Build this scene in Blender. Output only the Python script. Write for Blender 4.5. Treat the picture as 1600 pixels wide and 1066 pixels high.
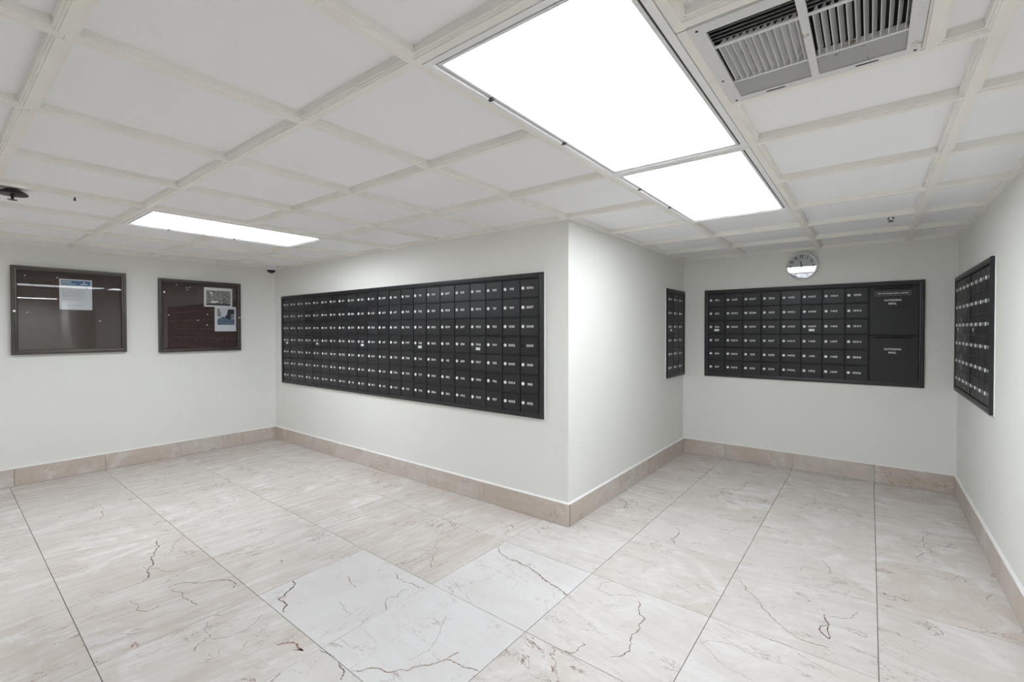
import bpy, math, random
from mathutils import Vector, Matrix

for o in list(bpy.data.objects):
    bpy.data.objects.remove(o, do_unlink=True)
SC = bpy.context.scene
COL = SC.collection
PI = math.pi
R = math.radians

# ------------------------------------------------------------ camera
CAMH = 1.32
F_PX, CY = 720.0, 525.4
YAW, PITCH, ROLL = 0.66059, -0.013085, -0.001283
cam = bpy.data.cameras.new('camera')
cam.sensor_fit = 'HORIZONTAL'
cam.sensor_width = 36.0
cam.lens = F_PX / 1600.0 * 36.0
cam.shift_y = -(533.0 - CY) / 1600.0
cam.clip_start = 0.02
camo = bpy.data.objects.new('camera', cam)
COL.objects.link(camo)
fw = Vector((-math.sin(YAW) * math.cos(PITCH), math.cos(YAW) * math.cos(PITCH), math.sin(PITCH)))
rt = Vector((math.cos(YAW), math.sin(YAW), 0))
up = rt.cross(fw)
rt2 = rt * math.cos(ROLL) + up * math.sin(ROLL)
up2 = -rt * math.sin(ROLL) + up * math.cos(ROLL)
camo.matrix_world = Matrix(((rt2.x, up2.x, -fw.x, 0), (rt2.y, up2.y, -fw.y, 0), (rt2.z, up2.z, -fw.z, CAMH), (0, 0, 0, 1)))
SC.camera = camo

# ------------------------------------------------------------ world, exposure
W = bpy.data.worlds.new('world')
SC.world = W
W.use_nodes = True
W.node_tree.nodes['Background'].inputs[0].default_value = (0.8, 0.82, 0.85, 1)
W.node_tree.nodes['Background'].inputs[1].default_value = 0.3
SC.view_settings.view_transform = 'Standard'
SC.view_settings.look = 'None'
SC.view_settings.gamma = 1.0
SC.view_settings.use_curve_mapping = False
SC.view_settings.exposure = 0.87
LAMP_STRENGTH = 7.0
LAMP_COLOR = (0.93, 1.0, 1.065, 1)

# ------------------------------------------------------------ measured room (metres)
XL, YM, XB, YK, XR = -5.728, 2.665, -1.593, 5.071, 0.552    # left wall, mailbox wall, block side, back wall, right wall
YF, XE, YR = -2.35, 4.55, 2.12                               # behind the camera, far side wall, return wall right of frame
CZ = 2.058                                                   # underside of the ceiling mouldings
PZ = CZ + 0.029                                              # ceiling panels

# ------------------------------------------------------------ materials
def new_mat(name):
    m = bpy.data.materials.new(name)
    m.use_nodes = True
    return m, m.node_tree, m.node_tree.nodes['Principled BSDF']

def N(t, kind, **kw):
    n = t.nodes.new(kind)
    for k, v in kw.items():
        setattr(n, k, v)
    return n

def ramp(t, src, stops, interp='LINEAR'):
    r = N(t, 'ShaderNodeValToRGB')
    r.color_ramp.interpolation = interp
    e = r.color_ramp.elements
    while len(e) < len(stops):
        e.new(0.5)
    for i, (p, c) in enumerate(stops):
        e[i].position = p
        e[i].color = c if len(c) == 4 else (*c, 1)
    t.links.new(src, r.inputs[0])
    return r.outputs[0]

def mixc(t, fac, a, b, mode='MIX'):
    m = N(t, 'ShaderNodeMix', data_type='RGBA', blend_type=mode)
    for i, s in ((0, fac), (6, a), (7, b)):
        if hasattr(s, 'is_linked'):
            t.links.new(s, m.inputs[i])
        elif i == 0:
            m.inputs[0].default_value = s
        else:
            m.inputs[i].default_value = (*s, 1) if len(s) == 3 else s
    return m.outputs[2]

def mth(t, op, a, b=None, clamp=False):
    m = N(t, 'ShaderNodeMath', operation=op, use_clamp=clamp)
    for i, s in ((0, a), (1, b)):
        if s is None:
            continue
        if hasattr(s, 'is_linked'):
            t.links.new(s, m.inputs[i])
        else:
            m.inputs[i].default_value = s
    return m.outputs[0]

def noise(t, vec, scale, detail=4, rough=0.5, dist=0.0):
    n = N(t, 'ShaderNodeTexNoise')
    n.inputs['Scale'].default_value = scale
    n.inputs['Detail'].default_value = detail
    n.inputs['Roughness'].default_value = rough
    n.inputs['Distortion'].default_value = dist
    if vec is not None:
        t.links.new(vec, n.inputs['Vector'])
    return n.outputs[0]

def bump(t, bsdf, h, strength=0.1, dist=0.01):
    b = N(t, 'ShaderNodeBump')
    b.inputs['Strength'].default_value = strength
    b.inputs['Distance'].default_value = dist
    t.links.new(h, b.inputs['Height'])
    t.links.new(b.outputs[0], bsdf.inputs['Normal'])

def objcoord(t):
    return N(t, 'ShaderNodeTexCoord').outputs['Object']

def plain(name, col, rough=0.5, metal=0.0, var=0.06, scale=12.0, bumpk=0.0, spec=0.5):
    m, t, b = new_mat(name)
    n = noise(t, objcoord(t), scale, 3)
    c0 = tuple(max(0, c * (1 - var)) for c in col)
    c1 = tuple(min(1, c * (1 + var)) for c in col)
    t.links.new(ramp(t, n, [(0.3, c0), (0.7, c1)]), b.inputs['Base Color'])
    b.inputs['Roughness'].default_value = rough
    b.inputs['Metallic'].default_value = metal
    b.inputs['Specular IOR Level'].default_value = spec
    if bumpk:
        bump(t, b, noise(t, objcoord(t), scale * 20, 2), bumpk, 0.002)
    return m

M = {}
M['wall'] = plain('wall_paint', (0.85, 0.841, 0.795), 0.62, var=0.012, scale=1.6, bumpk=0.05, spec=0.35)
M['panel'] = plain('ceiling_panel', (0.945, 0.945, 0.95), 0.8, var=0.012, scale=3, bumpk=0.06, spec=0.2)
M['mould'] = plain('cream_moulding', (0.92, 0.895, 0.845), 0.55, var=0.03, scale=5, spec=0.3)
M['white'] = plain('white_enamel', (0.93, 0.93, 0.93), 0.35, var=0.01)
M['whitemetal'] = plain('white_metal', (0.80, 0.80, 0.81), 0.4, var=0.02)
M['dark'] = plain('dark_cavity', (0.012, 0.012, 0.012), 0.9)
M['seam'] = plain('dark_gap', (0.06, 0.058, 0.055), 0.8)
M['caulk'] = plain('caulk', (0.86, 0.855, 0.83), 0.5, var=0.02)
M['grout'] = plain('grout', (0.17, 0.135, 0.11), 0.9, var=0.2, scale=30)
M['frame'] = plain('mailbox_frame_black', (0.020, 0.020, 0.022), 0.38, var=0.2, scale=6)
M['back'] = plain('mailbox_backing', (0.010, 0.010, 0.010), 0.6)
M['bronze'] = plain('bronze_aluminium', (0.075, 0.062, 0.052), 0.34, metal=0.35, var=0.12, scale=8)
M['chrome'] = plain('chrome', (0.86, 0.86, 0.85), 0.22, metal=0.85, var=0.02)
M['lock'] = plain('lock_nickel', (0.93, 0.93, 0.92), 0.4, metal=0.0, var=0.02)
M['ink'] = plain('white_print', (0.86, 0.86, 0.84), 0.5, var=0.01)
M['paper'] = plain('paper', (0.80, 0.82, 0.85), 0.6, var=0.015, scale=30)
M['blue'] = plain('print_blue', (0.045, 0.20, 0.42), 0.6, var=0.1, scale=20)
M['grey_text'] = plain('grey_print', (0.40, 0.42, 0.45), 0.7, var=0.1)
M['pin'] = plain('pin_white', (0.85, 0.85, 0.80), 0.3)
M['silver'] = plain('clock_silver', (0.88, 0.88, 0.88), 0.3, metal=0.1, var=0.02)
M['face'] = plain('clock_face', (0.80, 0.81, 0.83), 0.6, var=0.01)
M['black'] = plain('black_print', (0.01, 0.01, 0.01), 0.5)
M['blackplastic'] = plain('black_plastic', (0.012, 0.012, 0.014), 0.15)
M['darkmetal'] = plain('dark_bronze_metal', (0.02, 0.017, 0.015), 0.4, metal=0.3)

def door_mat(name, lo, hi, rough):
    m, t, b = new_mat(name)
    oi = N(t, 'ShaderNodeObjectInfo')
    c = ramp(t, oi.outputs['Random'], [(0.0, lo), (1.0, hi)])
    sp = noise(t, objcoord(t), 260, 2)
    c = mixc(t, mth(t, 'MULTIPLY', sp, 0.5), c, tuple(x * 2.0 for x in hi))
    t.links.new(c, b.inputs['Base Color'])
    rr = mth(t, 'ADD', mth(t, 'MULTIPLY', oi.outputs['Random'], 0.12), rough)
    t.links.new(rr, b.inputs['Roughness'])
    bump(t, b, noise(t, objcoord(t), 320, 2), 0.12, 0.001)
    return m
M['door'] = door_mat('mailbox_door_black', (0.006, 0.006, 0.0065), (0.013, 0.0128, 0.0145), 0.36)
M['door_new'] = door_mat('mailbox_door_replaced', (0.004, 0.004, 0.004), (0.005, 0.005, 0.005), 0.5)

def felt_mat():
    m, t, b = new_mat('brown_felt')
    v = objcoord(t)
    n = noise(t, v, 9, 6, 0.65)
    f = noise(t, v, 420, 2)
    c = ramp(t, n, [(0.3, (0.050, 0.029, 0.025)), (0.7, (0.080, 0.050, 0.043))])
    c = mixc(t, mth(t, 'MULTIPLY', f, 0.7), c, (0.095, 0.065, 0.058))
    t.links.new(c, b.inputs['Base Color'])
    b.inputs['Roughness'].default_value = 0.95
    b.inputs['Specular IOR Level'].default_value = 0.1
    bump(t, b, f, 0.3, 0.001)
    return m
M['felt'] = felt_mat()

def glass_mat(name, boost=1.0, rough=0.0):
    m = bpy.data.materials.new(name)
    m.use_nodes = True
    t = m.node_tree
    t.nodes.remove(t.nodes['Principled BSDF'])
    out = t.nodes['Material Output']
    tr = N(t, 'ShaderNodeBsdfTransparent')
    gl = N(t, 'ShaderNodeBsdfGlossy')
    gl.inputs['Roughness'].default_value = rough
    fr = N(t, 'ShaderNodeFresnel')
    fr.inputs['IOR'].default_value = 1.5
    mx = N(t, 'ShaderNodeMixShader')
    t.links.new(mth(t, 'MULTIPLY', fr.outputs[0], boost, True), mx.inputs[0])
    t.links.new(tr.outputs[0], mx.inputs[1])
    t.links.new(gl.outputs[0], mx.inputs[2])
    t.links.new(mx.outputs[0], out.inputs['Surface'])
    return m
M['glass'] = glass_mat('clear_glass', 0.85, 0.006)
M['clockglass'] = glass_mat('clock_glass', 1.3, 0.004)

def lens_mat(power):
    m = bpy.data.materials.new('lit_prismatic_lens')
    m.use_nodes = True
    t = m.node_tree
    t.nodes.remove(t.nodes['Principled BSDF'])
    em = N(t, 'ShaderNodeEmission')
    v = objcoord(t)
    sep = N(t, 'ShaderNodeSeparateXYZ')
    t.links.new(v, sep.inputs[0])
    # three fluorescent tubes glow through the acrylic
    wv = mth(t, 'COSINE', mth(t, 'MULTIPLY', sep.outputs['X'], 2 * PI / 0.19))
    k = mth(t, 'ADD', mth(t, 'MULTIPLY', wv, 0.12), 0.95)
    ch = N(t, 'ShaderNodeTexChecker')
    ch.inputs['Scale'].default_value = 160
    t.links.new(v, ch.inputs['Vector'])
    k = mth(t, 'MULTIPLY', k, mth(t, 'ADD', mth(t, 'MULTIPLY', ch.outputs['Fac'], 0.05), 0.95))
    t.links.new(mth(t, 'MULTIPLY', k, LAMP_STRENGTH * power), em.inputs['Strength'])
    em.inputs['Color'].default_value = LAMP_COLOR
    t.links.new(em.outputs[0], t.nodes['Material Output'].inputs['Surface'])
    return m
# fixture powers set by hand to balance wall and floor brightness; near one weakest
LENS_POWER = {'a': 0.66, 'b': 1.1, 'c': 1.45, 'd': 2.0, 'e': 0.8, 'f': 0.8}
for k_, p_ in LENS_POWER.items():
    M['lens_' + k_] = lens_mat(p_)

def rust_mat():
    m, t, b = new_mat('white_metal_rusting')
    v = objcoord(t)
    n = noise(t, v, 16, 6, 0.7)
    f = noise(t, v, 90, 4, 0.7)
    k = mth(t, 'MULTIPLY', ramp(t, n, [(0.60, (0, 0, 0)), (0.66, (1, 1, 1))]), ramp(t, f, [(0.50, (0, 0, 0)), (0.56, (1, 1, 1))]))
    t.links.new(mixc(t, k, (0.76, 0.76, 0.76), (0.30, 0.15, 0.06)), b.inputs['Base Color'])
    b.inputs['Roughness'].default_value = 0.45
    return m
M['rust'] = rust_mat()

def marble_mat(name, tint=(1, 1, 1), rough=0.16, vein=1.0):
    """cream marble: object colour R = whiteness, G = amount of layering, B = amount of veins"""
    m, t, b = new_mat(name)
    oi = N(t, 'ShaderNodeObjectInfo')
    sc = N(t, 'ShaderNodeSeparateColor')
    t.links.new(oi.outputs['Color'], sc.inputs[0])
    off = N(t, 'ShaderNodeVectorMath', operation='SCALE')
    off.inputs[0].default_value = (37.0, 53.0, 71.0)
    t.links.new(oi.outputs['Random'], off.inputs['Scale'])
    add = N(t, 'ShaderNodeVectorMath', operation='ADD')
    t.links.new(objcoord(t), add.inputs[0])
    t.links.new(off.outputs[0], add.inputs[1])
    v = add.outputs[0]
    base = mixc(t, sc.outputs[0], (0.655 * tint[0], 0.595 * tint[1], 0.545 * tint[2]), (0.715 * tint[0], 0.692 * tint[1], 0.68 * tint[2]))
    # cloudy patches
    cl = noise(t, v, 4.5, 6, 0.62, 0.6)
    calm = mth(t, 'SUBTRACT', 1.0, mth(t, 'MULTIPLY', sc.outputs[0], 0.8))
    c = mixc(t, mth(t, 'MULTIPLY', ramp(t, cl, [(0.42, (0, 0, 0)), (0.60, (0.55, 0.55, 0.55))]), calm), base, (0.57 * tint[0], 0.50 * tint[1], 0.44 * tint[2]))
    cl2 = noise(t, v, 2.6, 6, 0.65, 1.2)
    c = mixc(t, mth(t, 'MULTIPLY', ramp(t, cl2, [(0.52, (0, 0, 0)), (0.62, (0.6, 0.6, 0.6))]), calm), c, (0.80 * tint[0], 0.79 * tint[1], 0.79 * tint[2]))
    # layering: noise stretched along the bed direction (local x)
    mp = N(t, 'ShaderNodeMapping')
    mp.inputs['Scale'].default_value = (0.9, 9.0, 9.0)
    t.links.new(v, mp.inputs['Vector'])
    ly = noise(t, mp.outputs[0], 2.4, 7, 0.7, 0.35)
    lk = mth(t, 'MULTIPLY', ramp(t, ly, [(0.44, (0, 0, 0)), (0.50, (0.3, 0.3, 0.3)), (0.58, (0.75, 0.75, 0.75))]), sc.outputs[1])
    c = mixc(t, lk, c, (0.56 * tint[0], 0.485 * tint[1], 0.425 * tint[2]))
    mv = N(t, 'ShaderNodeMapping')
    mv.inputs['Scale'].default_value = (0.7, 1.5, 1.0)
    t.links.new(v, mv.inputs['Vector'])
    # thin brown veins along zero crossings of warped noise
    for s, w, d, thr, amt, colr in ((2.4, 0.0045, 0.9, 0.48, 1.2, (0.22, 0.12, 0.07)), (5.0, 0.007, 0.6, 0.52, 0.75, (0.34, 0.25, 0.18)), (11.0, 0.011, 0.4, 0.56, 0.5, (0.40, 0.33, 0.27))):
        n = noise(t, mv.outputs[0], s, 7, 0.62, d)
        a = mth(t, 'ABSOLUTE', mth(t, 'SUBTRACT', n, 0.5))
        line = ramp(t, a, [(0.0, (1, 1, 1)), (w, (0, 0, 0))])
        mask = ramp(t, noise(t, v, s * 0.9 + 2.0, 3, 0.5, 0.4), [(thr, (0, 0, 0)), (thr + 0.08, (1, 1, 1))])
        k = mth(t, 'MULTIPLY', mth(t, 'MULTIPLY', line, mask), mth(t, 'MULTIPLY', sc.outputs[2], amt * vein), True)
        c = mixc(t, k, c, colr)
    t.links.new(c, b.inputs['Base Color'])
    b.inputs['Roughness'].default_value = rough
    b.inputs['Specular IOR Level'].default_value = 0.45
    return m
M['marble'] = marble_mat('floor_marble')
M['marble_base'] = marble_mat('baseboard_marble', (0.92, 0.88, 0.84), 0.3)
M['vein0'] = plain('vein_umber', (0.15, 0.105, 0.075), 0.35, var=0.35, scale=60)
M['vein1'] = plain('vein_russet', (0.11, 0.05, 0.026), 0.35, var=0.45, scale=60)
M['vein2'] = plain('vein_ochre', (0.27, 0.16, 0.09), 0.35, var=0.4, scale=60)

# ------------------------------------------------------------ mesh helpers
class MB:
    def __init__(s):
        s.v, s.f = [], []
    def add(s, vs, fs):
        k = len(s.v)
        s.v += [tuple(v) for v in vs]
        s.f += [tuple(i + k for i in f) for f in fs]
        return s
    def box(s, x0, x1, y0, y1, z0, z1):
        return s.add([(x0, y0, z0), (x1, y0, z0), (x1, y1, z0), (x0, y1, z0), (x0, y0, z1), (x1, y0, z1), (x1, y1, z1), (x0, y1, z1)],
                     [(0, 3, 2, 1), (4, 5, 6, 7), (0, 1, 5, 4), (1, 2, 6, 5), (2, 3, 7, 6), (3, 0, 4, 7)])
    def plate(s, x0, x1, z0, z1, yb, yf, c):
        """box in the xz plane from y=yb to the front yf (yf < yb) with a chamfered front edge"""
        s.add([(x0, yb, z0), (x1, yb, z0), (x1, yb, z1), (x0, yb, z1),
               (x0, yf + c, z0), (x1, yf + c, z0), (x1, yf + c, z1), (x0, yf + c, z1),
               (x0 + c, yf, z0 + c), (x1 - c, yf, z0 + c), (x1 - c, yf, z1 - c), (x0 + c, yf, z1 - c)],
              [(0, 3, 2, 1), (0, 1, 5, 4), (1, 2, 6, 5), (2, 3, 7, 6), (3, 0, 4, 7),
               (4, 5, 9, 8), (5, 6, 10, 9), (6, 7, 11, 10), (7, 4, 8, 11), (8, 9, 10, 11)])
        return s
    def ring(s, x0, x1, z0, z1, prof):
        """picture-frame sweep in the xz plane; prof = [(inset, y), ...] with mitred corners"""
        k = len(s.v)
        n = len(prof)
        for (d, y) in prof:
            s.v += [(x0 + d, y, z0 + d), (x1 - d, y, z0 + d), (x1 - d, y, z1 - d), (x0 + d, y, z1 - d)]
        for i in range(n):
            j = (i + 1) % n
            for e in range(4):
                g = (e + 1) % 4
                s.f.append((k + 4 * i + e, k + 4 * i + g, k + 4 * j + g, k + 4 * j + e))
        return s
    def lathe(s, prof, seg=24, axis='z', o=(0, 0, 0)):
        """prof = [(radius, height)]; axis z (up) or y (towards -y)"""
        k = len(s.v)
        for (r, h) in prof:
            for i in range(seg):
                a = 2 * PI * i / seg
                if axis == 'z':
                    s.v.append((o[0] + r * math.cos(a), o[1] + r * math.sin(a), o[2] + h))
                else:
                    s.v.append((o[0] + r * math.cos(a), o[1] - h, o[2] + r * math.sin(a)))
        n = len(prof)
        for i in range(n - 1):
            for j in range(seg):
                g = (j + 1) % seg
                s.f.append((k + i * seg + j, k + i * seg + g, k + (i + 1) * seg + g, k + (i + 1) * seg + j))
        s.f.append(tuple(k + j for j in range(seg))[::-1])
        s.f.append(tuple(k + (n - 1) * seg + j for j in range(seg)))
        return s
    def prism(s, prof, a0, a1, axis='x'):
        """closed profile [(p, z)] swept along x (p = y) or along y (p = x)"""
        k = len(s.v)
        n = len(prof)
        for a in (a0, a1):
            for (p, z) in prof:
                s.v.append((a, p, z) if axis == 'x' else (p, a, z))
        for i in range(n):
            j = (i + 1) % n
            s.f.append((k + i, k + j, k + n + j, k + n + i))
        s.f.append(tuple(k + i for i in range(n))[::-1])
        s.f.append(tuple(k + n + i for i in range(n)))
        return s
    def mesh(s, name, mat):
        me = bpy.data.meshes.new(name)
        me.from_pydata(s.v, [], s.f)
        me.update()
        import bmesh
        bm = bmesh.new()
        bm.from_mesh(me)
        bmesh.ops.recalc_face_normals(bm, faces=bm.faces)
        bm.to_mesh(me)
        bm.free()
        if mat is not None:
            me.materials.append(M[mat] if isinstance(mat, str) else mat)
        return me
    def build(s, name, mat, parent=None, loc=(0, 0, 0), smooth=False):
        me = s.mesh(name, mat)
        if smooth:
            for p in me.polygons:
                p.use_smooth = True
            try:
                me.set_sharp_from_angle(angle=R(40))
            except Exception:
                pass
        return put(name, me, parent, loc)

def put(name, me, parent=None, loc=(0, 0, 0)):
    o = bpy.data.objects.new(name, me)
    COL.objects.link(o)
    o.location = loc
    if parent is not None:
        o.parent = parent
    return o

def thing(name, label, cat, loc=(0, 0, 0), rz=0.0, group=None):
    o = bpy.data.objects.new(name, None)
    COL.objects.link(o)
    o.empty_display_size = 0.05
    o.location = loc
    o.rotation_euler = (0, 0, rz)
    tag(o, label, cat, group)
    return o

def tag(o, label, cat, group=None):
    o['label'] = label
    o['category'] = cat
    if group:
        o['group'] = group
    return o

def structure(o, label=None, cat=None):
    o['kind'] = 'structure'
    if label:
        o['label'] = label
        o['category'] = cat
    return o

# ------------------------------------------------------------ lettering (built once, glyph by glyph)
def text_geo(s, size=1.0, bold=0.0, spacing=1.0):
    cu = bpy.data.curves.new('txt', 'FONT')
    cu.body = s
    cu.size = size
    cu.resolution_u = 3
    cu.offset = bold
    cu.space_character = spacing
    cu.align_x = 'LEFT'
    ob = bpy.data.objects.new('txt', cu)
    COL.objects.link(ob)
    dg = bpy.context.evaluated_depsgraph_get()
    me = bpy.data.meshes.new_from_object(ob.evaluated_get(dg))
    vs = [(v.co.x, v.co.y) for v in me.vertices]
    fs = [tuple(p.vertices) for p in me.polygons]
    bpy.data.objects.remove(ob, do_unlink=True)
    bpy.data.curves.remove(cu)
    bpy.data.meshes.remove(me)
    return vs, fs
GLYPH = {}
for ch in '0123456789':
    vs, fs = text_geo(ch, 1.0, 0.028)
    x0 = min(v[0] for v in vs); x1 = max(v[0] for v in vs)
    y0 = min(v[1] for v in vs); y1 = max(v[1] for v in vs)
    GLYPH[ch] = ([((v[0] - x0) / (y1 - y0), (v[1] - y0) / (y1 - y0)) for v in vs], fs, (x1 - x0) / (y1 - y0))

def number_mesh(s, h, wide=1.25, gap=0.2):
    """digits of height h in the xz plane, left edge at x = 0, centred on z = 0"""
    mb = MB()
    x = 0.0
    for ch in s:
        vs, fs, w = GLYPH[ch]
        mb.add([((x + v[0] * wide) * h, 0, (v[1] - 0.5) * h) for v in vs], fs)
        x += w * wide + gap
    return mb, (x - gap) * h

def words(s, h, width, bold=0.02):
    """a line of lettering centred on the origin in the xz plane, cap height h, given width"""
    vs, fs = text_geo(s, 1.0, bold)
    x0 = min(v[0] for v in vs); x1 = max(v[0] for v in vs)
    y0 = min(v[1] for v in vs); y1 = max(v[1] for v in vs)
    return MB().add([((v[0] - x0) / (x1 - x0) * width - width / 2, 0, ((v[1] - y0) / (y1 - y0) - 0.5) * h) for v in vs], fs)

# ============================================================ the room
def wall(name, x0, x1, y0, y1, z0=-0.1, z1=2.3):
    return structure(MB().box(x0, x1, y0, y1, z0, z1).build(name, 'wall'))
T = 0.12
wall('wall_left', XL - T, XL, YF, YM + T)
wall('wall_center', XL, XB, YM, YM + T)
wall('wall_block', XB - T, XB, YM + T, YK + T)
wall('wall_back', XB, XR + T, YK, YK + T)
wall('wall_right', XR, XR + T, YR, YK)
wall('wall_return', XR + T, XE + T, YR, YR + T)
wall('wall_side', XE, XE + T, YF, YR)
wall('wall_rear', XL - T, XE + T, YF - T, YF)

# ---- floor: a grout bed and single marble tiles
floor = structure(MB().box(XL, XE, YF, YK, -0.06, -0.006).build('floor', 'grout'))
PX, PY, SH = 0.6085, 0.610, -0.0135          # tile pitch; the rows run very slightly askew
X0, Y0 = 0.0357, 1.614
rnd = random.Random(5)
def yline(k, x):
    return Y0 + PY * k + SH * (x + 1.177)
WHITE = {(-4, -1): .95, (-3, -1): 1.0, (-3, 0): .92, (-3, 1): .7, (-3, -2): .85, (-2, -1): .4, (-2, 0): .65, (-2, 1): .3, (-2, 2): .6, (-1, 0): .55, (-1, 1): .6, (-1, -1): .7, (0, 0): .55, (0, 1): .5, (-4, 0): .22, (-5, 0): .35, (-5, -1): .3, (-6, -1): .5, (-4, -2): .3, (-5, -2): .25, (-4, 1): .35}
TILES = {}
def in_room(x, y):
    if y < YM:
        return XL < x < XE and YF < y and (y < YR or x < XR)
    return XB < x < XR and y < YK
for i in range(-10, 8):
    for k in range(-7, 6):
        xa, xb = X0 + PX * i, X0 + PX * (i + 1)
        g = 0.0013
        pts = [(xa + g, yline(k, xa) + g), (xb - g, yline(k, xb) + g), (xb - g, yline(k + 1, xb) - g), (xa + g, yline(k + 1, xa) - g)]
        # clip to the room (all clips are axis-parallel)
        def clip(P, ax, lim, keep_less):
            out = []
            for a, b in zip(P, P[1:] + P[:1]):
                ia = (a[ax] <= lim) == keep_less
                ib = (b[ax] <= lim) == keep_less
                if ia:
                    out.append(a)
                if ia != ib:
                    tt = (lim - a[ax]) / (b[ax] - a[ax])
                    out.append((a[0] + tt * (b[0] - a[0]), a[1] + tt * (b[1] - a[1])))
            return out
        e = 0.001
        regs = [(XL, XB, YF, YM), (XB, XR, YF, YK), (XR, XE, YF, YR)]
        parts = []
        for (rx0, rx1, ry0, ry1) in regs:
            P = pts
            for ax, lim, kl in ((0, rx0 + (e if rx0 == XL else 0), False), (0, rx1 - (e if rx1 in (XR, XE) else 0), True), (1, ry0 + e, False), (1, ry1 - e, True)):
                P = clip(P, ax, lim, kl) if P else P
            if len(P) >= 3:
                ar = 0.5 * abs(sum(a[0] * b[1] - b[0] * a[1] for a, b in zip(P, P[1:] + P[:1])))
                if ar > 0.0004:
                    parts.append(P)
        if not parts:
            continue
        cx, cy = (xa + xb) / 2, (yline(k, (xa + xb) / 2) + PY / 2)
        turn = 1 if (cx < -1.75 and cy < 2.7) else 0      # beds run along the room on the left, across in the alcove
        ang = PI / 2 * turn + rnd.uniform(-0.22, 0.22) + (PI if rnd.random() < 0.5 else 0)
        ca, sa = math.cos(-ang), math.sin(-ang)
        mb = MB()
        for P in parts:
            Q = [((x - cx) * ca - (y - cy) * sa, (x - cx) * sa + (y - cy) * ca) for x, y in P]
            mx, my = sum(q[0] for q in Q) / len(Q), sum(q[1] for q in Q) / len(Q)
            n = len(Q)
            inn = []
            for q in Q:
                d = math.hypot(q[0] - mx, q[1] - my)
                inn.append((q[0] - (q[0] - mx) / d * 0.0012, q[1] - (q[1] - my) / d * 0.0012))
            mb.add([(q[0], q[1], -0.012) for q in Q] + [(q[0], q[1], -0.0008) for q in Q] + [(q[0], q[1], 0.0) for q in inn],
                   [tuple(range(2 * n, 3 * n))] + [(a, (a + 1) % n, n + (a + 1) % n, n + a) for a in range(n)] +
                   [(n + a, n + (a + 1) % n, 2 * n + (a + 1) % n, 2 * n + a) for a in range(n)])
        o = mb.build('tile', 'marble', floor, (cx, cy, 0))
        o.rotation_euler = (0, 0, ang)
        w = WHITE.get((i, k))
        calm = w is not None and w > 0.75
        if w is None:
            w = rnd.uniform(0.0, 0.4)
        lay = rnd.uniform(0.03, 0.12) if calm else rnd.uniform(0.55, 1.0)
        if i >= -2:
            lay *= 0.4
        o.color = (w, lay, 0.45 if calm else rnd.uniform(0.6, 1.0), 1)
        TILES[(i, k)] = o

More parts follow.
